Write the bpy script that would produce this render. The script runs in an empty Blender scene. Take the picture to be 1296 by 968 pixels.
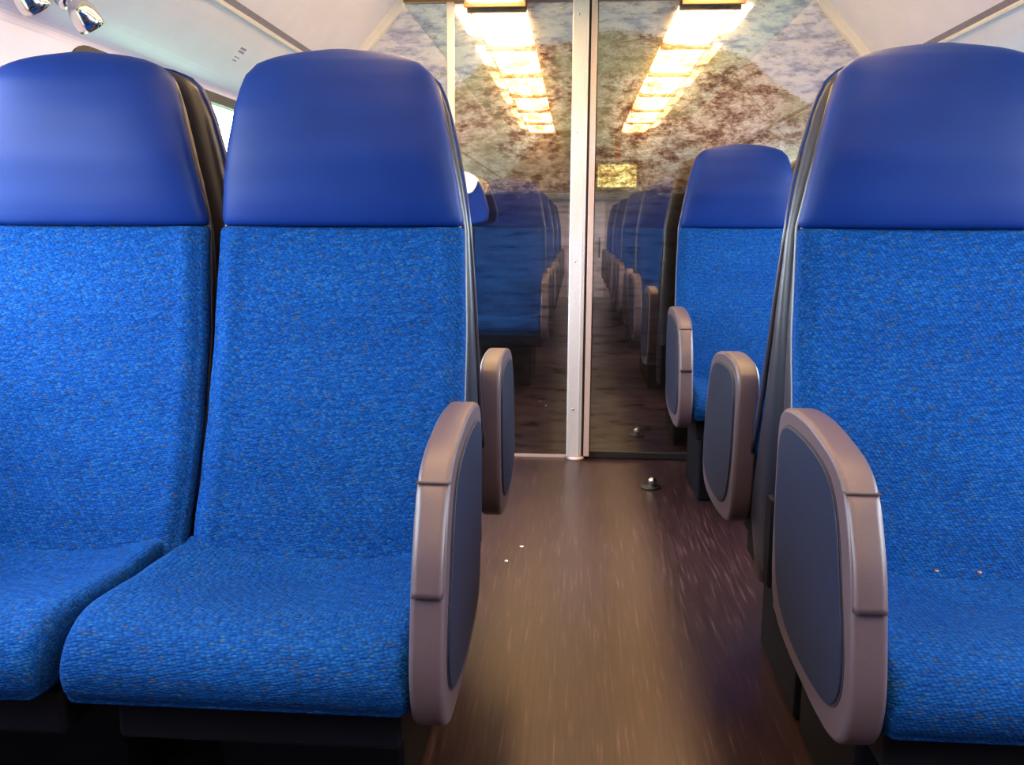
import bpy, bmesh, math, random
from mathutils import Vector, Matrix
random.seed(4)
S = bpy.context.scene
COL = S.collection
PI = math.pi

# ------------------------------------------------------------ camera
CAM_H = 1.05
FPX = 1100.0
PITCH = math.atan(197 / FPX)
YAW = math.atan(81 / FPX * math.cos(PITCH))
ROLL = math.radians(0.25)
cd = bpy.data.cameras.new('camera'); cam = bpy.data.objects.new('camera', cd); COL.objects.link(cam)
cd.sensor_fit = 'HORIZONTAL'; cd.sensor_width = 36.0; cd.lens = 36.0 * FPX / 1296
cd.clip_start = 0.02; cd.clip_end = 500
cam.location = (0, 0, CAM_H)
cam.matrix_world = (Matrix.Translation((0, 0, CAM_H)) @ Matrix.Rotation(YAW, 4, 'Z')
                    @ Matrix.Rotation(PI / 2 - PITCH, 4, 'X') @ Matrix.Rotation(ROLL, 4, 'Z'))
S.camera = cam

# ------------------------------------------------------------ sky, exposure
SKY = 27.0
w = bpy.data.worlds.new('sky'); S.world = w; w.use_nodes = True
bg = w.node_tree.nodes['Background']
bg.inputs['Color'].default_value = (0.80, 0.88, 1.0, 1); bg.inputs['Strength'].default_value = SKY
LAMP = 15.0
S.view_settings.view_transform = 'Standard'; S.view_settings.look = 'None'
S.view_settings.gamma = 1.0; S.view_settings.exposure = 0.0; S.view_settings.use_curve_mapping = False

# ------------------------------------------------------------ layout (metres; camera at x=0 y=0)
XL, XR = -1.29, 1.51             # side walls
XC = 0.11
GLASS_Y = 3.92
BACK_Y = -5.5
END_Y = 5.6
WIN = [(2.22, 3.55), (0.30, 1.66), (-1.62, -0.27), (-3.55, -2.20), (-5.30, -4.13)]
WZ0, WZ1 = 0.86, 1.50
for side in (-1, 1):             # sky portals at the window openings (they guide light only)
    for (a, b) in WIN:
        ld = bpy.data.lights.new('daylight_portal', 'AREA'); ld.shape = 'RECTANGLE'
        ld.size = b - a; ld.size_y = WZ1 - WZ0; ld.cycles.is_portal = True
        lo = bpy.data.objects.new('daylight_portal', ld); COL.objects.link(lo)
        lo.location = ((XL - 0.075) if side < 0 else (XR + 0.075), (a + b) / 2, (WZ0 + WZ1) / 2)
        lo.rotation_euler = (PI / 2, 0, -PI / 2 if side < 0 else PI / 2)

# ------------------------------------------------------------ node helpers
def mat(name):
    m = bpy.data.materials.new(name); m.use_nodes = True
    nt = m.node_tree; nt.nodes.clear()
    out = nt.nodes.new('ShaderNodeOutputMaterial')
    return m, nt, out
def N(nt, typ, **kw):
    n = nt.nodes.new(typ)
    for k, v in kw.items():
        if k in n.inputs.keys(): n.inputs[k].default_value = v
        else: setattr(n, k, v)
    return n
def L(nt, a, b): nt.links.new(a, b)
def coords(nt, scale=(1, 1, 1), rot=(0, 0, 0), loc=(0, 0, 0)):
    tc = N(nt, 'ShaderNodeTexCoord'); mp = N(nt, 'ShaderNodeMapping')
    mp.inputs['Scale'].default_value = scale; mp.inputs['Rotation'].default_value = rot; mp.inputs['Location'].default_value = loc
    L(nt, tc.outputs['Object'], mp.inputs['Vector']); return mp.outputs['Vector']
def ramp(nt, fac, stops, interp='LINEAR'):
    r = N(nt, 'ShaderNodeValToRGB'); r.color_ramp.interpolation = interp
    el = r.color_ramp.elements
    while len(el) > 1: el.remove(el[-1])
    el[0].position = stops[0][0]; el[0].color = (*stops[0][1], 1)
    for p, c in stops[1:]:
        e = el.new(p); e.color = (*c, 1)
    L(nt, fac, r.inputs['Fac']); return r.outputs['Color']
def mixc(nt, fac, a, b, blend='MIX'):
    m = N(nt, 'ShaderNodeMix', data_type='RGBA', blend_type=blend)
    for s, v in ((m.inputs[0], fac), (m.inputs[6], a), (m.inputs[7], b)):
        if isinstance(v, (int, float)): s.default_value = v
        elif isinstance(v, tuple): s.default_value = (*v, 1)
        else: L(nt, v, s)
    return m.outputs[2]
def math_(nt, op, a, b=None, c=None, clamp=False):
    m = N(nt, 'ShaderNodeMath', operation=op); m.use_clamp = clamp
    for i, v in enumerate((a, b, c)):
        if v is None: continue
        if isinstance(v, (int, float)): m.inputs[i].default_value = v
        else: L(nt, v, m.inputs[i])
    return m.outputs[0]
def bsdf(nt, out, color, rough=0.5, metal=0.0, bump=None, bstr=0.3, bdist=0.002, **kw):
    p = N(nt, 'ShaderNodeBsdfPrincipled')
    if isinstance(color, tuple): p.inputs['Base Color'].default_value = (*color, 1)
    else: L(nt, color, p.inputs['Base Color'])
    if isinstance(rough, (int, float)): p.inputs['Roughness'].default_value = rough
    else: L(nt, rough, p.inputs['Roughness'])
    p.inputs['Metallic'].default_value = metal
    for k, v in kw.items(): p.inputs[k.replace('_', ' ')].default_value = v
    if bump is not None:
        b = N(nt, 'ShaderNodeBump'); b.inputs['Strength'].default_value = bstr; b.inputs['Distance'].default_value = bdist
        L(nt, bump, b.inputs['Height']); L(nt, b.outputs[0], p.inputs['Normal'])
    L(nt, p.outputs[0], out.inputs['Surface']); return p
def plain(name, color, rough=0.5, metal=0.0, nscale=60, var=0.12, bstr=0.1, **kw):
    m, nt, out = mat(name)
    n = N(nt, 'ShaderNodeTexNoise'); n.inputs['Scale'].default_value = nscale; n.inputs['Detail'].default_value = 3
    L(nt, coords(nt), n.inputs['Vector'])
    lo = tuple(c * (1 - var) for c in color); hi = tuple(min(1, c * (1 + var)) for c in color)
    bsdf(nt, out, ramp(nt, n.outputs['Fac'], [(0.3, lo), (0.7, hi)]), rough, metal, n.outputs['Fac'], bstr, 0.001, **kw)
    return m

M = {}
# woven moquette: short horizontal knots in slanting rows, a few dull olive ones
def fabric():
    m, nt, out = mat('blue_moquette')
    v = coords(nt, (140, 270, 270), (0, math.radians(20), 0))
    wn = N(nt, 'ShaderNodeTexNoise'); wn.inputs['Scale'].default_value = 0.12; L(nt, v, wn.inputs['Vector'])
    vo = N(nt, 'ShaderNodeTexVoronoi', feature='F1'); vo.inputs['Randomness'].default_value = 0.5; vo.inputs['Scale'].default_value = 1.0
    add = N(nt, 'ShaderNodeVectorMath', operation='MULTIPLY_ADD')
    L(nt, wn.outputs['Color'], add.inputs[0]); add.inputs[1].default_value = (1.6, 1.6, 1.6); L(nt, v, add.inputs[2])
    L(nt, add.outputs[0], vo.inputs['Vector'])
    knot = ramp(nt, vo.outputs['Distance'], [(0.25, (1, 1, 1)), (0.80, (0.24, 0.24, 0.27))])
    sep = N(nt, 'ShaderNodeSeparateColor'); L(nt, vo.outputs['Color'], sep.inputs[0])
    base = ramp(nt, sep.outputs[0], [(0.0, (0.001, 0.044, 0.225)), (0.5, (0.003, 0.057, 0.265)), (0.85, (0.006, 0.074, 0.30)), (1.0, (0.014, 0.088, 0.27))])
    base = mixc(nt, ramp(nt, sep.outputs[1], [(0.90, (0, 0, 0)), (0.97, (0.5, 0.5, 0.5))]), base, (0.045, 0.06, 0.065))
    col = mixc(nt, 0.72, base, knot, 'MULTIPLY')
    big = N(nt, 'ShaderNodeTexNoise'); big.inputs['Scale'].default_value = 5.0; L(nt, coords(nt), big.inputs['Vector'])
    col = mixc(nt, 0.6, col, ramp(nt, big.outputs['Fac'], [(0.3, (0.6, 0.66, 0.75)), (0.7, (1, 1, 1))]), 'MULTIPLY')
    bsdf(nt, out, col, 0.85, 0, math_(nt, 'SUBTRACT', 1.0, vo.outputs['Distance']), 0.7, 0.003, Specular_IOR_Level=0.06)
    return m
M['fabric'] = fabric()
def leather():
    m, nt, out = mat('blue_headrest_leather')
    n = N(nt, 'ShaderNodeTexVoronoi'); n.inputs['Scale'].default_value = 420; L(nt, coords(nt), n.inputs['Vector'])
    b = N(nt, 'ShaderNodeTexNoise'); b.inputs['Scale'].default_value = 6; L(nt, coords(nt), b.inputs['Vector'])
    col = ramp(nt, b.outputs['Fac'], [(0.3, (0.0012, 0.015, 0.125)), (0.7, (0.002, 0.021, 0.160))])
    bsdf(nt, out, col, 0.50, 0, n.outputs['Distance'], 0.12, 0.0006, Specular_IOR_Level=0.16)
    return m
M['leather'] = leather()
M['shell'] = plain('navy_plastic_shell', (0.012, 0.013, 0.028), 0.36, 0, 200, 0.1, 0.05)
M['bead'] = plain('grey_rubber_bead', (0.035, 0.032, 0.045), 0.28, 0, 200, 0.1, 0.05)
M['arm'] = plain('mauve_grey_armrest_plastic', (0.078, 0.054, 0.072), 0.42, 0, 500, 0.08, 0.12)
M['armpanel'] = plain('slate_blue_panel_plastic', (0.010, 0.016, 0.042), 0.45, 0, 500, 0.15, 0.15, Specular_IOR_Level=0.2)
M['gap'] = plain('dark_joint', (0.03, 0.022, 0.03), 0.6)
M['base'] = plain('black_seat_base_metal', (0.004, 0.005, 0.010), 0.55, Specular_IOR_Level=0.15)
M['wall'] = plain('white_wall_laminate', (0.74, 0.70, 0.90), 0.38, 0, 8, 0.03, 0.02)
M['lowwall'] = plain('grey_lower_wall', (0.30, 0.29, 0.34), 0.5, 0, 20, 0.05, 0.02)
M['ceil'] = plain('white_ceiling_panel', (0.80, 0.76, 0.82), 0.4, 0, 8, 0.03, 0.02)
M['groove'] = plain('grey_groove_profile', (0.22, 0.21, 0.30), 0.4)
M['edge'] = plain('pinkish_white_edge_profile', (0.80, 0.72, 0.74), 0.35, 0, 30, 0.03, 0.02)
M['rubber'] = plain('black_window_rubber', (0.012, 0.012, 0.016), 0.5)
M['alu'] = plain('satin_aluminium', (0.72, 0.72, 0.80), 0.40, 0.35, 90, 0.04, 0.03)
M['pinkalu'] = plain('warm_aluminium_edge', (0.62, 0.50, 0.50), 0.38, 0.3, 90, 0.04, 0.03)
M['chrome'] = plain('polished_chrome', (0.72, 0.70, 0.68), 0.13, 1.0, 30, 0.03, 0.0)
M['black'] = plain('black_plastic', (0.010, 0.010, 0.012), 0.45)
M['endwall'] = plain('salmon_end_wall', (0.55, 0.36, 0.34), 0.45, 0, 6, 0.06, 0.02)
M['vest'] = plain('dark_vestibule_wall', (0.05, 0.045, 0.05), 0.6)
M['lampframe'] = plain('brown_lamp_frame', (0.30, 0.15, 0.07), 0.35, 0.5)
M['bulk'] = plain('brown_bulkhead', (0.040, 0.026, 0.020), 0.5)
M['salmon'] = plain('pale_salmon_door', (0.80, 0.56, 0.52), 0.45)
M['crumb'] = plain('orange_crumb', (0.40, 0.15, 0.05), 0.7)
M['paper'] = plain('white_paper', (0.8, 0.78, 0.76), 0.7)
M['mark'] = plain('grey_pictogram_ink', (0.22, 0.22, 0.36), 0.6)
M['whitecloth'] = plain('white_cover_cloth', (0.75, 0.72, 0.78), 0.7, 0, 300, 0.05, 0.2)

def floor_mat():
    m, nt, out = mat('brown_streaked_vinyl')
    n1 = N(nt, 'ShaderNodeTexNoise'); n1.inputs['Scale'].default_value = 1; n1.inputs['Detail'].default_value = 4
    L(nt, coords(nt, (120, 5.5, 1), (0, 0, 0.10)), n1.inputs['Vector'])
    n2 = N(nt, 'ShaderNodeTexNoise'); n2.inputs['Scale'].default_value = 1; n2.inputs['Detail'].default_value = 2
    L(nt, coords(nt, (60, 4, 1), (0, 0, -0.14), (3, 3, 0)), n2.inputs['Vector'])
    c = ramp(nt, n1.outputs['Fac'], [(0.28, (0.017, 0.008, 0.011)), (0.46, (0.026, 0.012, 0.016)), (0.60, (0.038, 0.018, 0.025)), (0.76, (0.12, 0.068, 0.082))])
    c = mixc(nt, 0.5, c, ramp(nt, n2.outputs['Fac'], [(0.3, (0.62, 0.60, 0.62)), (0.7, (1, 1, 1))]), 'MULTIPLY')
    bsdf(nt, out, c, ramp(nt, n1.outputs['Fac'], [(0.3, (0.31,) * 3), (0.7, (0.33,) * 3)]), 0, n1.outputs['Fac'], 0.015, 0.001)
    return m
M['floor'] = floor_mat()

def emis(name, color, strength, scale=20):
    m, nt, out = mat(name)
    n = N(nt, 'ShaderNodeTexNoise'); n.inputs['Scale'].default_value = scale; L(nt, coords(nt), n.inputs['Vector'])
    e = N(nt, 'ShaderNodeEmission'); e.inputs['Strength'].default_value = strength
    L(nt, ramp(nt, n.outputs['Fac'], [(0.3, tuple(c * 0.95 for c in color)), (0.7, color)]), e.inputs['Color'])
    L(nt, e.outputs[0], out.inputs['Surface']); return m
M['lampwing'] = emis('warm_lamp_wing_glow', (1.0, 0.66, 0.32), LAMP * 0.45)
M['lamp'] = emis('warm_lamp_diffuser', (1.0, 0.63, 0.29), LAMP)

def screen_mat():
    m, nt, out = mat('information_screen_picture')
    n = N(nt, 'ShaderNodeTexNoise'); n.inputs['Scale'].default_value = 22; n.inputs['Detail'].default_value = 5
    L(nt, coords(nt, (1, 1, 1.8)), n.inputs['Vector'])
    e = N(nt, 'ShaderNodeEmission'); e.inputs['Strength'].default_value = 3.0
    L(nt, ramp(nt, n.outputs['Fac'], [(0.3, (0.13, 0.12, 0.04)), (0.5, (0.45, 0.45, 0.12)), (0.7, (0.85, 0.85, 0.45))]), e.inputs['Color'])
    L(nt, e.outputs[0], out.inputs['Surface']); return m
M['screen'] = screen_mat()

# printed landscape film on reflecting glass: streaky pale sky, brown scrub hills, dark ground
REFL = 0.84
def print_glass(name, hill, seed):
    m, nt, out = mat(name)
    tc = N(nt, 'ShaderNodeTexCoord'); sp = N(nt, 'ShaderNodeSeparateXYZ'); L(nt, tc.outputs['Object'], sp.inputs[0])
    X, Z = sp.outputs['X'], sp.outputs['Z']
    def noise(scale, sc, rot=0.0, det=6, rough=0.6):
        n = N(nt, 'ShaderNodeTexNoise'); n.inputs['Scale'].default_value = scale; n.inputs['Detail'].default_value = det
        n.inputs['Roughness'].default_value = rough
        L(nt, coords(nt, sc, (0, rot, 0), (seed, seed * 0.7, 0)), n.inputs['Vector']); return n.outputs['Fac']
    # sky and leaves
    s1 = noise(9, (1, 1, 3.0), 0.5, 8, 0.7); s2 = noise(24, (1, 1, 2.2), 0.35, 6, 0.7)
    sky = ramp(nt, s1, [(0.34, (0.40, 0.42, 0.66)), (0.44, (0.66, 0.70, 0.86)), (0.52, (0.92, 0.94, 1.0)), (0.60, (1, 1, 1))])
    sky = mixc(nt, ramp(nt, s2, [(0.56, (0, 0, 0)), (0.64, (0.6, 0.6, 0.6))]), sky, (0.36, 0.36, 0.30))
    # hills
    h1 = noise(15, (1, 1, 1.9), 0.3, 10, 0.75); h2 = noise(55, (1, 1, 2.4), 0.35, 6, 0.75); h3 = noise(3.2, (1, 1, 1.4), 0.1, 2)
    rock = ramp(nt, h1, [(0.37, (0.20, 0.10, 0.07)), (0.45, (0.48, 0.31, 0.23)), (0.52, (0.84, 0.68, 0.54)), (0.60, (1, 0.95, 0.88))])
    rock = mixc(nt, 0.6, rock, ramp(nt, h2, [(0.36, (0.25, 0.20, 0.18)), (0.55, (1, 1, 1))]), 'MULTIPLY')
    rock = mixc(nt, ramp(nt, h3, [(0.45, (0, 0, 0)), (0.6, (0.55, 0.55, 0.55))]), rock, mixc(nt, h2, (0.30, 0.32, 0.16), (0.90, 0.90, 0.62)))
    # hill line from a float curve over x
    mr = N(nt, 'ShaderNodeMapRange'); mr.inputs['From Min'].default_value = -1.3; mr.inputs['From Max'].default_value = 1.5; L(nt, X, mr.inputs['Value'])
    fc = N(nt, 'ShaderNodeFloatCurve'); L(nt, mr.outputs[0], fc.inputs['Value'])
    cv = fc.mapping.curves[0]
    pts = [((x + 1.3) / 2.8, (z - 1.0)) for x, z in hill]
    cv.points[0].location = pts[0]; cv.points[-1].location = pts[-1]
    for p_ in pts[1:-1]: cv.points.new(*p_)
    fc.mapping.update()
    line = math_(nt, 'ADD', fc.outputs[0], 1.0)
    wob = math_(nt, 'MULTIPLY', math_(nt, 'SUBTRACT', h2, 0.5), 0.10)
    isk = math_(nt, 'MULTIPLY', math_(nt, 'SUBTRACT', math_(nt, 'ADD', Z, wob), line), 45.0, clamp=True)
    col = mixc(nt, isk, rock, sky)
    # darker foreground of the picture: deep brown ground with faint streaks
    g1 = noise(7, (1, 1, 6.0), 0.05, 5)
    ground = ramp(nt, g1, [(0.32, (0.24, 0.20, 0.18)), (0.42, (0.46, 0.43, 0.40)), (0.60, (0.60, 0.55, 0.50)), (0.75, (0.72, 0.66, 0.58))])
    gl = math_(nt, 'MULTIPLY', math_(nt, 'SUBTRACT', math_(nt, 'ADD', Z, math_(nt, 'MULTIPLY', math_(nt, 'SUBTRACT', h1, 0.5), 0.22)), 1.185), 26.0, clamp=True)
    col = mixc(nt, gl, ground, col)
    film = N(nt, 'ShaderNodeBsdfDiffuse'); L(nt, mixc(nt, gl, mixc(nt, 1.0, col, (0.05, 0.045, 0.04), 'MULTIPLY'), col), film.inputs['Color'])
    tr = N(nt, 'ShaderNodeBsdfTransparent'); tr.inputs['Color'].default_value = (0.6, 0.6, 0.55, 1)
    body = N(nt, 'ShaderNodeMixShader'); body.inputs[0].default_value = 0.7
    L(nt, tr.outputs[0], body.inputs[1]); L(nt, film.outputs[0], body.inputs[2])
    g = N(nt, 'ShaderNodeBsdfGlossy'); g.inputs['Roughness'].default_value = 0.012; L(nt, col, g.inputs['Color'])
    gr = N(nt, 'ShaderNodeBsdfGlossy'); gr.inputs['Roughness'].default_value = 0.16; L(nt, col, gr.inputs['Color'])
    gm = N(nt, 'ShaderNodeMixShader'); gm.inputs[0].default_value = 0.26; L(nt, g.outputs[0], gm.inputs[1]); L(nt, gr.outputs[0], gm.inputs[2])
    fin = N(nt, 'ShaderNodeMixShader'); fin.inputs[0].default_value = REFL
    L(nt, body.outputs[0], fin.inputs[1]); L(nt, gm.outputs[0], fin.inputs[2])
    L(nt, fin.outputs[0], out.inputs['Surface']); return m
M['printL'] = print_glass('landscape_film_glass', [(-1.3, 1.2), (-0.60, 1.58), (-0.50, 1.66), (-0.36, 1.76), (-0.2, 1.80), (0.0, 1.82), (1.5, 1.8)], 2.3)
M['printR'] = print_glass('landscape_film_glass_door', [(-1.3, 1.9), (0.08, 1.86), (0.25, 1.85), (0.45, 1.80), (0.66, 1.76), (0.85, 1.63), (1.10, 1.50), (1.5, 1.4)], 5.1)
def window_glass():
    m, nt, out = mat('clear_window_glass')
    t = N(nt, 'ShaderNodeBsdfTransparent'); t.inputs['Color'].default_value = (0.93, 0.96, 0.95, 1)
    g = N(nt, 'ShaderNodeBsdfGlossy'); g.inputs['Roughness'].default_value = 0.01
    n = N(nt, 'ShaderNodeTexNoise'); n.inputs['Scale'].default_value = 4; L(nt, coords(nt), n.inputs['Vector'])
    f = ramp(nt, n.outputs['Fac'], [(0.3, (0.05,) * 3), (0.7, (0.07,) * 3)])
    x = N(nt, 'ShaderNodeMixShader'); L(nt, f, x.inputs[0]); L(nt, t.outputs[0], x.inputs[1]); L(nt, g.outputs[0], x.inputs[2])
    L(nt, x.outputs[0], out.inputs['Surface']); return m
M['winglass'] = window_glass()
M['grass'] = plain('trackside_grass', (0.10, 0.16, 0.05), 0.9, 0, 2, 0.4)

# ------------------------------------------------------------ mesh helpers
def obj(name, bm, m, parent=None, smooth=True, bevel=None, wn=False):
    bmesh.ops.recalc_face_normals(bm, faces=bm.faces)
    me = bpy.data.meshes.new(name); bm.to_mesh(me); bm.free()
    me.materials.append(M[m] if isinstance(m, str) else m)
    for p in me.polygons: p.use_smooth = smooth
    o = bpy.data.objects.new(name, me); COL.objects.link(o)
    if parent is not None: o.parent = parent
    if bevel:
        b = o.modifiers.new('bevel', 'BEVEL'); b.width = bevel; b.segments = 3; b.limit_method = 'ANGLE'; b.angle_limit = math.radians(35)
        wnm = o.modifiers.new('wn', 'WEIGHTED_NORMAL'); wnm.keep_sharp = False
    return o
def box(bm, x0, x1, y0, y1, z0, z1):
    vs = [bm.verts.new((x, y, z)) for x in (x0, x1) for y in (y0, y1) for z in (z0, z1)]
    for f in ((0, 1, 3, 2), (4, 6, 7, 5), (0, 4, 5, 1), (2, 3, 7, 6), (0, 2, 6, 4), (1, 5, 7, 3)):
        bm.faces.new([vs[i] for i in f])
    return bm
def B(*a): return box(bmesh.new(), *a)
def loft(bm, rings, cap=True, closed=True):
    R = [[bm.verts.new(p) for p in r] for r in rings]
    n = len(R[0])
    for a, b in zip(R, R[1:]):
        for i in range(n if closed else n - 1):
            j = (i + 1) % n
            bm.faces.new((a[i], a[j], b[j], b[i]))
    if cap and closed:
        bm.faces.new(R[0]); bm.faces.new(R[-1])
    return bm
def prism(bm, poly, x0, x1, axis='X'):
    """poly in the plane across the axis; extruded x0..x1"""
    def P(a, p):
        return (a, p[0], p[1]) if axis == 'X' else ((p[0], a, p[1]) if axis == 'Y' else (p[0], p[1], a))
    A = [bm.verts.new(P(x0, p)) for p in poly]; Bv = [bm.verts.new(P(x1, p)) for p in poly]
    n = len(poly)
    bm.faces.new(A); bm.faces.new(Bv)
    for i in range(n):
        bm.faces.new((A[i], A[(i + 1) % n], Bv[(i + 1) % n], Bv[i]))
    return bm
def tube(bm, pts, r, seg=10, rs=None):
    pts = [Vector(p) for p in pts]; rings = []
    up = Vector((0, 1, 0))
    for i, p in enumerate(pts):
        t = (pts[min(i + 1, len(pts) - 1)] - pts[max(i - 1, 0)]).normalized()
        a = t.cross(up)
        if a.length < 1e-3: a = t.cross(Vector((1, 0, 0)))
        a.normalize(); b = t.cross(a).normalized()
        rr = rs[i] if rs else r
        rings.append([p + (a * math.cos(k * 2 * PI / seg) + b * math.sin(k * 2 * PI / seg)) * rr for k in range(seg)])
    return loft(bm, rings)
def lathe(bm, prof, seg=24, mtx=None):
    mtx = mtx or Matrix()
    rings = [[mtx @ Vector((r * math.cos(k * 2 * PI / seg), r * math.sin(k * 2 * PI / seg), z)) for k in range(seg)] for r, z in prof]
    return loft(bm, rings)
def crom(pts, n=6, closed=True):
    out = []; m = len(pts)
    rng = range(m) if closed else range(m - 1)
    for i in rng:
        g = (lambda k: pts[k % m]) if closed else (lambda k: pts[max(0, min(m - 1, k))])
        p0, p1, p2, p3 = g(i - 1), g(i), g(i + 1), g(i + 2)
        for s in range(n):
            t = s / n
            out.append(tuple(0.5 * ((2 * b) + (-a + c) * t + (2 * a - 5 * b + 4 * c - d) * t * t + (-a + 3 * b - 3 * c + d) * t ** 3)
                             for a, b, c, d in zip(p0, p1, p2, p3)))
    if not closed: out.append(tuple(pts[-1]))
    return out
def lin(tbl, z):
    if z <= tbl[0][0]: return tbl[0][1]
    for (a, va), (b, vb) in zip(tbl, tbl[1:]):
        if z <= b:
            t = (z - a) / (b - a); t = t * t * (3 - 2 * t) * 0.35 + t * 0.65
            return va + (vb - va) * t
    return tbl[-1][1]
def thing(name, label, cat, loc=(0, 0, 0), rz=0, group=None):
    o = bpy.data.objects.new(name, None); COL.objects.link(o); o.empty_display_size = 0.1
    o.location = loc; o.rotation_euler = (0, 0, rz); o['label'] = label; o['category'] = cat
    if group: o['group'] = group
    return o
def tag(o, label, cat, group=None):
    o['label'] = label; o['category'] = cat
    if group: o['group'] = group
    return o
def struct(name, bm, m, smooth=False, parent=None, bevel=None):
    o = obj(name, bm, m, parent, smooth, bevel)
    if parent is None: o['kind'] = 'structure'
    return o

# ------------------------------------------------------------ the carriage shell
struct('floor', B(XL - 0.05, XR + 0.05, BACK_Y - 0.05, END_Y, -0.08, 0.0), 'floor')
CZ = 2.02
struct('ceiling', B(XC - 0.92, XC + 0.92, BACK_Y - 0.05, END_Y, CZ, CZ + 0.06), 'ceil')
def rrect(a, b, z0, z1, r, n=8):
    pts = []
    for cx, cz, a0 in ((b - r, z1 - r, 0), (a + r, z1 - r, PI / 2), (a + r, z0 + r, PI), (b - r, z0 + r, 1.5 * PI)):
        for k in range(n + 1):
            t = a0 + k * PI / 2 / n; pts.append((cx + r * math.cos(t), cz + r * math.sin(t)))
    return pts
def side_wall(name, x_in, x_out):
    """flat wall with rounded window openings, real thickness"""
    bm = bmesh.new()
    z0, z1 = 0.0, 1.53
    edges = []
    def loop(pts):
        vs = [bm.verts.new((x_in, p[0], p[1])) for p in pts]
        es = [bm.edges.new((vs[i], vs[(i + 1) % len(vs)])) for i in range(len(vs))]
        edges.extend(es); return vs
    loop([(BACK_Y - 0.05, z0), (END_Y, z0), (END_Y, z1), (BACK_Y - 0.05, z1)])
    for a, b in WIN: loop(rrect(a, b, WZ0, WZ1, 0.10))
    bmesh.ops.triangle_fill(bm, edges=edges, use_beauty=True, use_dissolve=False)
    fs = list(bm.faces)
    r = bmesh.ops.extrude_face_region(bm, geom=fs)
    for v in [g for g in r['geom'] if isinstance(g, bmesh.types.BMVert)]: v.co.x = x_out
    return struct(name, bm, 'wall')
side_wall('wall_left', XL, XL - 0.06)
side_wall('wall_right', XR, XR + 0.06)
PROF = crom([(0.92, 2.05), (0.90, 1.995), (1.06, 1.81), (1.20, 1.655), (1.31, 1.57), (1.385, 1.53), (1.40, 1.50)], 5, closed=False)
for nm, s in (('wall_upper_left', -1), ('wall_upper_right', 1)):
    poly = [(XC + s * x, z) for x, z in PROF]
    outp = [(XC + s * (x + 0.05), z + 0.03) for x, z in reversed(PROF)]
    struct(nm, prism(bmesh.new(), poly + outp, BACK_Y - 0.05, END_Y, 'Y'), 'wall')
n_trim = 1
def trim(bm, m, **k):
    global n_trim
    o = struct('trim_%d' % n_trim, bm, m, **k); n_trim += 1; return o
# long grooved profiles in the sloped walls, and cove joints
for s in (-1, 1):
    x0, z0 = XC + s * 1.153, 1.707
    d = Vector((s * 0.66, -0.75)); nrm = Vector((-s * 0.75, -0.66))
    c = Vector((x0, z0))
    def q(a, b): v = c + d * a + nrm * b; return (v.x, v.y)
    trim(prism(bmesh.new(), [q(-0.014, -0.004), q(0.006, -0.004), q(0.006, 0.004), q(-0.014, 0.004)], BACK_Y, GLASS_Y - 0.03, 'Y'), 'groove')
    trim(prism(bmesh.new(), [q(0.006, -0.004), q(0.020, -0.004), q(0.018, 0.010), q(0.008, 0.010)], BACK_Y, GLASS_Y - 0.03, 'Y'), 'edge')
# joint strips across the left and right sloped walls
def arc_strip(y0, y1, s, m, lift=0.003):
    rings = []
    for x, z in PROF[2:]:
        rings.append((XC + s * (x - 0.75 * lift), z - 0.66 * lift))
    bm = bmesh.new()
    pts2 = [(XC + s * (x + 0.004), z + 0.004) for x, z in PROF[2:]]
    prism(bm, rings + pts2[::-1], y0, y1, 'Y')
    return trim(bm, m)
arc_strip(1.905, 1.918, -1, 'groove')
arc_strip(1.905, 1.918, 1, 'groove')
# partition edge following the roof
for s in (-1, 1):
    inner = [(XC + s * (x - 0.028), z - 0.022) for x, z in PROF[1:]]
    outer = [(XC + s * (x + 0.01), z + 0.01) for x, z in PROF[1:]]
    trim(prism(bmesh.new(), inner + outer[::-1], GLASS_Y - 0.03, GLASS_Y + 0.03, 'Y'), 'edge')
trim(B(XC - 0.9, XC + 0.9, GLASS_Y - 0.025, GLASS_Y + 0.025, 1.992, 2.02), 'lampframe')
# wall bases and window ledges
for nm, x0, x1 in (('baseboard_left', XL, XL + 0.012), ('baseboard_right', XR - 0.012, XR)):
    struct(nm, B(x0, x1, BACK_Y, GLASS_Y, 0, 0.62), 'lowwall')
# windows
for side in (-1, 1):
    for k, (a, b) in enumerate(WIN):
        i = k + 1 + (0 if side < 0 else len(WIN))
        xi = XL if side < 0 else XR
        wn_ = bpy.data.objects.new('window_%d' % i, None); COL.objects.link(wn_); wn_['kind'] = 'structure'
        wn_.location = (xi, (a + b) / 2, WZ0)
        bm = bmesh.new()
        o_ = rrect(a - 0.022, b + 0.022, WZ0 - 0.022, WZ1 + 0.012, 0.115); n_ = rrect(a + 0.012, b - 0.012, WZ0 + 0.012, WZ1 - 0.022, 0.09)
        xs = (xi - side * 0.006, xi + side * 0.03)
        rings = [[(xs[0], *p) for p in o_], [(xs[0], *p) for p in n_], [(xs[1], *p) for p in n_]]
        rings = [[Vector(p) - Vector(wn_.location) for p in r] for r in rings]
        loft(bm, rings + [[Vector((xs[1], *p)) - Vector(wn_.location) for p in o_]] + [rings[0]], cap=False)
        obj('window_frame', bm, 'rubber', wn_, False)
        bm = prism(bmesh.new(), [(p[0] - wn_.location.y, p[1] - WZ0) for p in rrect(a, b, WZ0, WZ1, 0.10)], side * 0.034, side * 0.040)
        obj('pane', bm, 'winglass', wn_, False)
trim(prism(bmesh.new(), [(-0.33, 2.02), (0.03, 2.02), (0.03, 1.40), (-0.80, 1.40), (-0.80, 1.50)], -1.42, -1.36, 'Y'), 'bulk')
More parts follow.
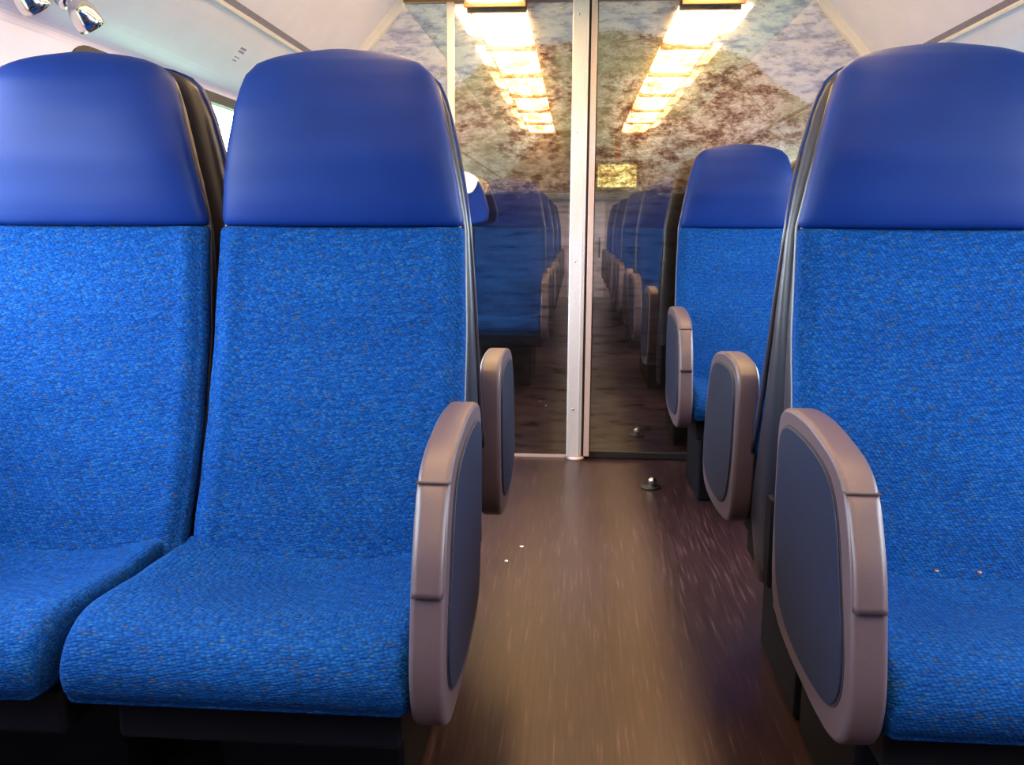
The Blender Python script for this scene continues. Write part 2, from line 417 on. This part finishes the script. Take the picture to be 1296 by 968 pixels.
# end wall behind the camera, with its door
struct('wall_back', B(XL, XR, BACK_Y - 0.05, BACK_Y, 0, 2.02), 'endwall')
bm = B(-0.13, 0.42, BACK_Y, BACK_Y + 0.03, 0.0, 1.42)
dr = struct('door_2', bm, 'salmon')
obj('door_handle', B(0.33, 0.36, BACK_Y + 0.03, BACK_Y + 0.06, 0.6, 0.9), 'chrome', dr, False, 0.006)
trim(B(XL, XR, BACK_Y, BACK_Y + 0.04, 1.42, 1.46), 'groove')
struct('wall_front', B(XL, XR, END_Y - 0.05, END_Y, 0, 2.05), 'vest')
struct('wall_stair_left', B(-0.62, -0.58, GLASS_Y + 0.35, END_Y - 0.05, 0, 2.0), 'vest')
struct('ground', B(-60, 60, -60, 60, -2.8, -2.6), 'grass')

# ------------------------------------------------------------ glass partition
gp = thing('glass_partition', 'fixed glass partition with printed landscape film left of the metal post', 'partition', (0, GLASS_Y, 0))
def roofpoly(x0, x1, z0, inset=0.02):
    """polygon between x0 and x1 under the roof profile"""
    def top(x):
        d = abs(x - XC)
        if d <= 0.9001: return 1.995
        for (a, za), (b, zb) in zip(PROF[1:], PROF[2:]):
            if a <= d <= b: return za + (zb - za) * (d - a) / (b - a) - inset
        return 1.50
    n = 24
    xs = [x0 + (x1 - x0) * i / n for i in range(n + 1)]
    return [(x0, z0), (x1, z0)] + [(x, top(x)) for x in reversed(xs)]
def pane(name, x0, x1, z0, m, parent):
    bm = bmesh.new(); prism(bm, roofpoly(x0, x1, z0), -0.005, 0.005, 'Y')
    return obj(name, bm, m, parent, False)
pane('glass_panel', XL + 0.005, -0.571, 0.012, 'printL', gp)
pane('glass_panel', -0.539, -0.028, 0.012, 'printL', gp)
obj('mullion', B(-0.571, -0.539, -0.016, 0.016, 0.0, 1.995), 'edge', gp, False, 0.004)
obj('bottom_rail', B(XL, -0.03, -0.012, 0.012, 0.0, 0.012), 'pinkalu', gp, False)
post = thing('door_post', 'pale aluminium door post standing floor to ceiling between the glass panels', 'post', (0.008, GLASS_Y - 0.035, 0))
obj('post_body', B(-0.039, 0.030, -0.012, 0.055, 0.012, 1.995), 'alu', post, False, 0.006)
obj('face_rib', B(0.012, 0.018, -0.015, -0.010, 0.02, 1.99), 'alu', post, False, 0.001)
obj('closing_edge', B(0.040, 0.066, -0.004, 0.055, 0.014, 1.995), 'pinkalu', post, False, 0.003)
obj('rubber_seal', B(0.030, 0.040, 0.006, 0.05, 0.014, 1.995), 'rubber', post, False)
lathe_m = Matrix.Translation((0.004, 0.01, 0))
obj('foot', lathe(bmesh.new(), [(0.001, 0), (0.040, 0), (0.040, 0.006), (0.034, 0.013), (0.001, 0.013)], 28, lathe_m), 'pinkalu', post)
for z in (1.452, 0.90, 0.235, 1.93):
    mt = Matrix.Translation((-0.012, -0.0125, z)) @ Matrix.Rotation(PI / 2, 4, 'X')
    sc = obj('screw', lathe(bmesh.new(), [(0.001, 0), (0.0055, 0), (0.0045, 0.0022), (0.001, 0.003)], 14, mt), 'chrome', post)
dr = bpy.data.objects.new('door_1', None); COL.objects.link(dr); dr['kind'] = 'structure'; dr.location = (0.075, GLASS_Y, 0)
bm = bmesh.new(); prism(bm, [(x - 0.075, z) for x, z in roofpoly(0.078, XR - 0.005, 0.03)], -0.005, 0.005, 'Y')
pn = obj('glass_panel', bm, 'printR', dr, False)
pn.data.transform(Matrix.Translation((0.075, 0, 0))); pn.location.x = -0.075
obj('bottom_seal', B(0.002, XR - 0.08, -0.016, 0.016, 0.002, 0.034), 'rubber', dr, False, 0.003)

# ------------------------------------------------------------ ceiling lights: two rows of warm diffusers
k = 0
words = ['against the glass partition', 'second from the glass', 'third from the glass', 'fourth from the glass', 'fifth from the glass', 'sixth from the glass, farthest one']
def make_light(s):
    t = thing('ceiling_light', '', 'ceiling light', (0, 0, 0), 0, 'warm lamps in two rows along the ceiling')
    obj('housing', B(-0.135, 0.135, -0.418, 0.418, 0.0, 0.028), 'lampframe', t, False, 0.004)
    dm = crom([(-0.125, 0.0), (-0.10, -0.014), (0.0, -0.018), (0.10, -0.014), (0.125, 0.0)], 4, closed=False)
    obj('diffuser', prism(bmesh.new(), dm + [(0.12, 0.004), (-0.12, 0.004)], -0.385, 0.385, 'Y'), 'lamp', t, False)
    for yy in (-0.402, 0.388): obj('end_baffle', B(-0.13, 0.13, yy, yy + 0.014, -0.032, 0.0), 'lampframe', t, False, 0.002)
    # wing reflector beside the diffuser, tilted up; lamp glow on it put in as emission
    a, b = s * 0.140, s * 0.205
    obj('glowing_wing', prism(bmesh.new(), [(a, 0.000), (b, 0.014), (b, 0.022), (a, 0.008)], -0.25, 0.25, 'Y'), 'lampwing', t, False)
    return t
def clone(src, loc, rz=0.0, label=None, group=None, parent=None):
    c = src.copy(); COL.objects.link(c); c.location = loc; c.rotation_euler = (0, 0, rz)
    if label: c['label'] = label
    if group: c['group'] = group
    for ch in list(src.children):
        d = ch.copy(); COL.objects.link(d); d.parent = c
        for g in list(ch.children):
            e = g.copy(); COL.objects.link(e); e.parent = d
    return c
for s, nm in ((-1, 'left'), (1, 'right')):
    src = None
    for i in range(6):
        y = 3.47 - 0.84 * i
        loc = (XC + s * 0.455 - 0.015, y, CZ - 0.028)
        lb = 'warm ceiling lamp in the %s row, %s' % (nm, words[i])
        if src is None: src = make_light(s); src.location = loc; src['label'] = lb
        else: clone(src, loc, 0, lb)

# ------------------------------------------------------------ seats (local: origin on floor at back-to-back plane, faces -y)
FACE = [(0.42, -0.300), (0.50, -0.262), (0.60, -0.212), (0.70, -0.172), (0.85, -0.125), (1.05, -0.086)]
BHW = [(0.42, 0.246), (0.6, 0.248), (0.85, 0.245), (1.05, 0.238)]
def se(c, e): return math.copysign(abs(c) ** e, c)
def halfring(z, hw, yf, t, n=5.0, cr=None, seg=40):
    r = []
    for i in range(seg + 1):
        a = PI * i / seg
        x = hw * se(math.cos(a), 2 / n); sy = abs(math.sin(a)) ** (2 / n)
        y = yf + t - t * sy
        if cr: y += cr(x / hw) * sy
        r.append((x, y, z))
    return r
def back_bm():
    bm = bmesh.new(); rings = []
    cr = lambda u: 0.010 * (1 - u * u) - 0.007 * math.exp(-((abs(u) - 0.86) / 0.07) ** 2) + 0.004 * math.exp(-((abs(u) - 0.945) / 0.02) ** 2)
    zs = [0.43 + 0.62 * i / 34 for i in range(35)]
    for z in zs:
        rings.append(halfring(z, lin(BHW, z), lin(FACE, z), 0.052, cr=cr))
    for dz, ins in ((0.004, 0.002), (0.0065, 0.006), (0.008, 0.012)):
        z = 1.05 + dz - 0.008
    rings = [r for r in rings if r[0][2] < 1.040]
    for z, ins in ((1.041, 0.0006), (1.045, 0.0025), (1.048, 0.006), (1.049, 0.014)):
        rings.append(halfring(z, lin(BHW, z) - ins, lin(FACE, z) + ins, 0.052 - ins, cr=cr))
    return loft(bm, rings)
HHW = [(1.049, 0.238), (1.12, 0.228), (1.19, 0.215), (1.26, 0.201), (1.31, 0.188), (1.33, 0.178), (1.35, 0.157), (1.361, 0.132), (1.369, 0.100), (1.374, 0.065), (1.377, 0.03)]
HF = [(1.049, -0.088), (1.10, -0.098), (1.18, -0.106), (1.26, -0.100), (1.32, -0.088), (1.352, -0.074), (1.368, -0.058), (1.377, -0.044)]
def head_bm():
    bm = bmesh.new(); rings = []
    cr = lambda u: 0.008 * u * u * 0 + 0.006 * (abs(u) ** 3)
    for z, ins in ((1.0495, 0.014), (1.051, 0.006), (1.054, 0.0025), (1.060, 0.0005)):
        rings.append(halfring(z, lin(HHW, z) - ins, lin(HF, z) + ins, 0.062 - ins, 4.2, cr))
    for z in [1.07 + 0.25 * i / 16 for i in range(17)] + [1.33, 1.34, 1.35, 1.357, 1.363, 1.368, 1.372, 1.375, 1.377]:
        t = 0.062 if z < 1.32 else max(0.018, 0.062 - (z - 1.32) * 0.6)
        yf = lin(HF, z)
        rings.append(halfring(z, lin(HHW, z), yf, min(t, -0.020 - yf), 4.2, cr))
    return loft(bm, rings)
def shell_bm():
    bm = bmesh.new(); rings = []
    zs = [0.30 + 0.74 * i / 14 for i in range(15)] + [1.08 + 0.24 * i / 9 for i in range(10)] + [1.33, 1.345, 1.355, 1.362, 1.367, 1.370]
    for z in zs:
        if z < 1.05: hw, yf = lin(BHW, z) - 0.002, lin(FACE, max(z, 0.42)) + 0.040
        else: hw, yf = lin(HHW, z + 0.004) - 0.002, lin(HF, z) + 0.042
        if z < 0.42: yf += (0.42 - z) * 0.9
        yb = -0.003; yf = min(yf, yb - 0.012)
        yc, h = (yf + yb) / 2, (yb - yf) / 2
        r = []
        for i in range(40):
            a = 2 * PI * i / 40
            r.append((hw * se(math.cos(a), 0.28), yc + h * se(math.sin(a), 0.62), z))
        rings.append(r)
    return loft(bm, rings)
def bead_bm():
    pts = []
    def py(z): return (lin(FACE, z) + 0.050) if z < 1.05 else (lin(HF, z) + 0.056)
    zs = [0.55 + 0.05 * i for i in range(16)] + [1.32, 1.335]
    bm = bmesh.new()
    for s_ in (-1, 1):
        p2 = [(s_ * ((lin(BHW, z) if z < 1.05 else lin(HHW, z)) - 0.003), min(py(z), -0.030), z) for z in zs]
        tube(bm, p2, 0.005, 10, [0.0052] * (len(p2) - 2) + [0.0035, 0.001])
    return bm
SEATPROF = crom([(-0.235, 0.372), (-0.235, 0.48), (-0.28, 0.492), (-0.40, 0.490), (-0.50, 0.498), (-0.575, 0.500), (-0.625, 0.484), (-0.652, 0.452),
                 (-0.660, 0.420), (-0.650, 0.392), (-0.62, 0.380), (-0.40, 0.374)], 5)
def seat_bm(c0, c1):
    bm = bmesh.new(); rings = []
    cy, cz = -0.44, 0.435
    hw = (c1 - c0) / 2; xm = (c0 + c1) / 2; r = 0.030; n = 9
    xs = [(-hw + r - r * math.cos(PI / 2 * i / n), r - r * math.sin(PI / 2 * i / n)) for i in range(n + 1)]
    xs += [(-hw + r + (2 * hw - 2 * r) * i / 22, 0) for i in range(1, 22)]
    xs += [(hw - r + r * math.sin(PI / 2 * i / n), r - r * math.cos(PI / 2 * i / n)) for i in range(n + 1)]
    for x, ins in xs:
        u = x / hw; ring = []
        for y, z in SEATPROF:
            top = max(0, min(1, (z - 0.43) / 0.05))
            backness = max(0, min(1, (y + 0.66) / 0.30))
            z2 = z - top * (0.004 + 0.030 * backness) * (1 - abs(u) ** 2.2)
            # inset towards the ends, front corner rounder
            iy = ins * (1.6 if y < -0.5 else 0.6)
            dy = max(-1, min(1, (y - cy) / 0.22)); dz = max(-1, min(1, (z - cz) / 0.05))
            cmp_ = max(0.0, min(1.0, (y + 0.37) / 0.08)); lim = 0.247
            xx = x + xm
            if abs(xx) > lim: xx = math.copysign(abs(xx) - (abs(xx) - lim) * cmp_, xx)
            ring.append((xx, y - iy * dy, z2 - ins * 0.85 * dz))
        rings.append(ring)
    return loft(bm, rings)
ARM = [(-0.182, 0.700), (-0.205, 0.735), (-0.262, 0.750), (-0.36, 0.753), (-0.440, 0.745), (-0.520, 0.730), (-0.575, 0.698), (-0.620, 0.620), (-0.648, 0.520),
       (-0.660, 0.440), (-0.645, 0.382), (-0.600, 0.348), (-0.520, 0.338), (-0.42, 0.340), (-0.33, 0.347), (-0.255, 0.362), (-0.212, 0.392), (-0.190, 0.46), (-0.182, 0.590)]
INS = [(-0.215, 0.685), (-0.245, 0.713), (-0.30, 0.722), (-0.42, 0.719), (-0.510, 0.700), (-0.560, 0.655), (-0.595, 0.572), (-0.625, 0.480), (-0.618, 0.425), (-0.575, 0.392),
       (-0.48, 0.378), (-0.37, 0.382), (-0.295, 0.402), (-0.248, 0.442), (-0.220, 0.52), (-0.212, 0.60)]
def make_arm(s, parent):
    xo, xi = s * 0.285, s * 0.236          # aisle face, seat face
    a = min(xo, xi); b = max(xo, xi)
    out = crom(ARM, 4)
    arm = obj('armrest', prism(bmesh.new(), out, a, b), 'arm', parent, True, 0.009)
    ins = crom(INS, 4)
    xp = (xo, xo + s * 0.004)
    obj('side_panel', prism(bmesh.new(), ins, min(xp), max(xp)), 'armpanel', arm, True, 0.003)
    obj('panel_joint', prism(bmesh.new(), [(y + (-0.42 - y) * -0.016, z + (0.55 - z) * -0.016) for y, z in ins], min(xo - s * 0.003, xo + s * 0.0012), max(xo - s * 0.003, xo + s * 0.0012)), 'gap', arm, False)
    # upper grip cover: rides 3 mm proud from the front of the top down to a lip
    up = [p for p in out if p[0] < -0.40 and p[1] > 0.558]
    up.sort(key=lambda p: (-p[0] if p[1] > 0.74 else 10 - p[1]))
    strip = [p for p in crom([(-0.575, 0.698), (-0.620, 0.620), (-0.641, 0.556)], 5, closed=False)]
    rings = []
    for i, (y, z) in enumerate(strip):
        dy, dz = -0.93 * 0.006, 0.30 * 0.006
        if i == 0: dy = dz = 0.0
        rings.append([(a + 0.001, y + 0.012, z), (a + 0.004, y + dy * 0.8, z + dz), (a + 0.012, y + dy, z + dz), (b - 0.012, y + dy, z + dz), (b - 0.004, y + dy * 0.8, z + dz), (b - 0.001, y + 0.012, z)])
    obj('grip_cover', loft(bmesh.new(), rings), 'arm', arm, True)
    yy, zz = -0.5775, 0.6985
    obj('joint_line', prism(bmesh.new(), [(yy - 0.0012, zz - 0.001), (yy - 0.0012 + 0.0, zz + 0.0012), (yy + 0.02, zz + 0.0012), (yy + 0.02, zz - 0.001)], a + 0.001, b - 0.001), 'gap', arm, False)
    return arm
def make_seat(arm):
    t = thing('train_seat', '', 'seat')
    obj('backrest', back_bm(), 'fabric', t)
    obj('headrest', head_bm(), 'leather', t)
    ex = {0: (-0.216, 0.216), -1: (-0.2445, 0.272), 1: (-0.272, 0.2445)}[arm]
    obj('seat_cushion', seat_bm(*ex), 'fabric', t)
    obj('back_shell', shell_bm(), 'shell', t)
    obj('edge_trim', bead_bm(), 'bead', t)
    bm = B(-0.212, 0.212, -0.60, -0.03, 0.30, 0.374); box(bm, -0.238, 0.238, -0.232, -0.001, 0.30, 0.50)
    obj('seat_frame', bm, 'base', t, False, 0.01)
    obj('pedestal', B(-0.165, 0.165, -0.36, -0.004, 0.0, 0.302), 'base', t, False, 0.012)
    if arm: make_arm(arm, t)
    return t
protos = {-1: make_seat(-1), 1: make_seat(1), 0: make_seat(0)}
used = set()
def place(xc, yM, facing, arm, label, group):
    """facing 'us' (-y) or 'away' (+y); arm = -1/1 side in world x"""
    rz = 0.0 if facing == 'us' else PI
    la = arm if facing == 'us' else -arm
    p = protos[la]
    loc = (xc, yM + (-0.0 if facing == 'us' else 0.004), 0)
    if la not in used:
        used.add(la); p.location = loc; p.rotation_euler = (0, 0, rz); p['label'] = label; p['group'] = group; return p
    return clone(p, loc, rz, label, group)
XLA, XLW, XRA, XRW = -0.453, -0.957, 0.650, 1.154
G1 = 'blue train seats facing the camera'; G2 = 'blue train seats facing the glass partition'
place(XLA, 1.73, 'us', 1, 'blue train seat nearest the aisle on the left, facing us, whole backrest in view', G1)
place(XLW, 1.73, 'us', 0, 'leftmost large blue train seat by the window, cut by the left edge of the photo', G1)
place(XRA, 1.73, 'us', -1, 'large blue train seat at right with its grey armrest on the aisle, facing us', G1)
place(XRW, 1.73, 'us', 0, 'blue window seat beyond the large right seat, out past the right edge', G1)
place(XRA, 3.66, 'us', -1, 'smaller blue seat facing us right before the glass door, behind the large right seat', G1)
place(XRW, 3.66, 'us', 0, 'blue window seat right before the glass door, hidden behind the large right seat', G1)
place(XLA, 1.752, 'away', 1, 'blue seat back to back with left aisle seat, its grey armrest beside the glass', G2)
place(XLW + 0.004, 1.778, 'away', 0, 'blue window seat back to back with the leftmost seat, its shell edge showing', G2)
place(XRA, 1.752, 'away', -1, 'blue seat back to back with the large right seat, middle armrest of three on right', G2)
place(XRW, 1.752, 'away', 0, 'blue window seat turned to the glass door, behind the large right seat', G2)
ordn = ['first row behind the camera', 'second row behind the camera', 'third row behind the camera']
for r, yM in enumerate((-0.20, -2.13, -4.06)):
    place(XLA, yM, 'away', 1, 'blue left aisle seat mirrored in the glass, %s' % ordn[r], G2)
    place(XLW, yM, 'away', 0, 'blue left window seat facing the glass, %s' % ordn[r], G2)
    place(XRA, yM, 'away', -1, 'blue right aisle seat mirrored in the glass door, %s' % ordn[r], G2)
    place(XRW, yM, 'away', 0, 'blue right window seat facing the glass, %s' % ordn[r], G2)
    place(XLA, yM - 0.005, 'us', 1, 'blue left aisle seat turned from the glass, %s' % ordn[r], 'blue train seats turned from the glass behind the camera')
    place(XRA, yM - 0.005, 'us', -1, 'blue right aisle seat turned from the glass, %s' % ordn[r], 'blue train seats turned from the glass behind the camera')

# ------------------------------------------------------------ small things
ds = thing('door_stop', 'round chrome door stop on a black ring on the floor before the glass door', 'door stop', (0.321, 3.467, 0))
obj('base_ring', lathe(bmesh.new(), [(0.001, 0), (0.042, 0), (0.042, 0.004), (0.037, 0.009), (0.001, 0.009)], 32), 'black', ds)
obj('knob', lathe(bmesh.new(), [(0.001, 0.009), (0.017, 0.009), (0.015, 0.016), (0.018, 0.022), (0.019, 0.030), (0.015, 0.038), (0.007, 0.042), (0.0005, 0.043)], 24, Matrix.Translation((0.006, 0, 0))), 'chrome', ds)

def spot(name, loc, label):
    t = thing(name, label, 'reading lamp', loc, 0, 'metal reading lamps on the sloped wall')
    d = Vector((0.72, 0.0, -0.69))
    m0 = Vector((0, 0, 1)).rotation_difference(d).to_matrix().to_4x4()
    obj('mount', lathe(bmesh.new(), [(0.001, -0.012), (0.026, -0.012), (0.026, 0.006), (0.018, 0.014), (0.010, 0.016), (0.010, 0.040), (0.001, 0.042)], 24, m0), 'chrome', t)
    h = d * 0.052
    m1 = Matrix.Translation(h) @ Vector((0, 0, 1)).rotation_difference(Vector((0.25, 0.55, -0.75))).to_matrix().to_4x4() @ Matrix.Rotation(0, 4, 'Z')
    head = obj('lamp_head', lathe(bmesh.new(), [(0.001, -0.040), (0.014, -0.038), (0.024, -0.028), (0.030, -0.010), (0.032, 0.012), (0.031, 0.030), (0.027, 0.030), (0.024, 0.018), (0.001, 0.016)], 28, m1), 'chrome', t)
    obj('lens', lathe(bmesh.new(), [(0.0005, 0.019), (0.022, 0.019), (0.020, 0.023), (0.0005, 0.025)], 24, m1), 'whitecloth', head)
    return t
spot('reading_lamp', (-1.187, 2.06, 1.565), 'chrome reading lamp on the white sloped wall above the leftmost seat')
spot('reading_lamp', (-1.195, 1.86, 1.558), 'grey reading lamp in the top left corner, cut by the frame')

# pictogram sticker on the sloped wall
st = thing('wall_sticker', 'small grey pictogram sticker on the white sloped wall above the seats', 'sticker', (-1.105, 2.90, 1.600))
d = Vector((-0.66, 0, -0.75)); nn = Vector((0.75, 0, -0.66))
def stick(y0, y1, a0, a1, nm='mark_line'):
    bm = bmesh.new()
    pts = []
    for lift in (0.001, 0.0025):
        for (y, a) in ((y0, a0), (y1, a0), (y1, a1), (y0, a1)):
            p = d * a + nn * lift; pts.append(bm.verts.new((p.x, y, p.z)))
    for f in ((0, 1, 2, 3), (4, 7, 6, 5), (0, 4, 5, 1), (1, 5, 6, 2), (2, 6, 7, 3), (3, 7, 4, 0)): bm.faces.new([pts[i] for i in f])
    return obj(nm, bm, 'mark', st, False)
for a in (-0.024, -0.012): stick(-0.020, 0.022, a, a + 0.007)
for a, y0, y1 in ((0.012, -0.018, 0.0), (0.012, 0.006, 0.016), (0.024, -0.018, 0.010)): stick(y0, y1, a, a + 0.004)

# blue pad with white top beside the glass
pd = thing('padded_panel', 'small blue padded panel with white rounded top, right behind the left aisle seat', 'padded panel', (-0.44, 3.70, 1.0))
ring = crom([(-0.10, 0.07), (0.045, 0.065), (0.070, 0.105), (0.062, 0.150), (0.040, 0.215), (0.010, 0.252), (-0.04, 0.268), (-0.10, 0.268)], 5)
obj('pad', prism(bmesh.new(), ring, -0.03, 0.03, 'Y'), 'leather', pd, True, 0.010)
ring = crom([(-0.10, 0.272), (-0.03, 0.274), (0.006, 0.262), (0.026, 0.238), (0.016, 0.205), (-0.01, 0.185), (-0.10, 0.19)], 5)
obj('white_cover', prism(bmesh.new(), ring, -0.036, 0.036, 'Y'), 'whitecloth', pd, True, 0.006)
obj('bracket', B(-0.09, -0.05, 0.025, 0.216, 0.13, 0.17), 'alu', pd, False, 0.004)

# information screen hung from the ceiling behind the camera (seen in the glass)
sc = thing('information_screen', 'small framed screen with a green picture hung over the aisle, mirrored beside the post', 'screen', (0.42, -1.75, 0))
obj('screen_housing', B(-0.245, 0.245, -0.03, 0.03, 1.43, 1.75), 'black', sc, False, 0.008)
dp = obj('display', B(-0.205, 0.205, 0.030, 0.033, 1.472, 1.708), 'screen', sc, False)
obj('hanger', B(-0.03, 0.03, -0.02, 0.02, 1.745, 2.02), 'lampframe', sc, False, 0.004)
obj('hanger_plate', B(-0.09, 0.09, -0.045, 0.045, 2.005, 2.02), 'black', sc, False, 0.004)

# crumbs and scraps
def lump(name, loc, r, m, label, cat, group, flat=0.5):
    bm = bmesh.new(); bmesh.ops.create_icosphere(bm, subdivisions=2, radius=r)
    for v in bm.verts: v.co *= 1 + random.uniform(-0.25, 0.25); v.co.z *= flat
    o = obj(name, bm, m); o.location = loc; tag(o, label, cat, group); return o
G = 'crumbs on the right seat'
lump('crumb', (0.615, 1.435, 0.482), 0.0035, 'crumb', 'left one of two orange crumbs in the crease of the large right seat', 'crumb', G)
lump('crumb', (0.685, 1.435, 0.482), 0.0035, 'crumb', 'right one of two orange crumbs in the crease of the large right seat', 'crumb', G)
G = 'paper scraps on the aisle floor'
lump('paper_scrap', (-0.205, 2.62, 0.002), 0.006, 'paper', 'tiny white scrap on the aisle floor, nearer to the left armrests', 'scrap', G, 0.3)
lump('paper_scrap', (-0.165, 2.75, 0.002), 0.006, 'paper', 'tiny white scrap on the aisle floor, nearer to the glass', 'scrap', G, 0.3)
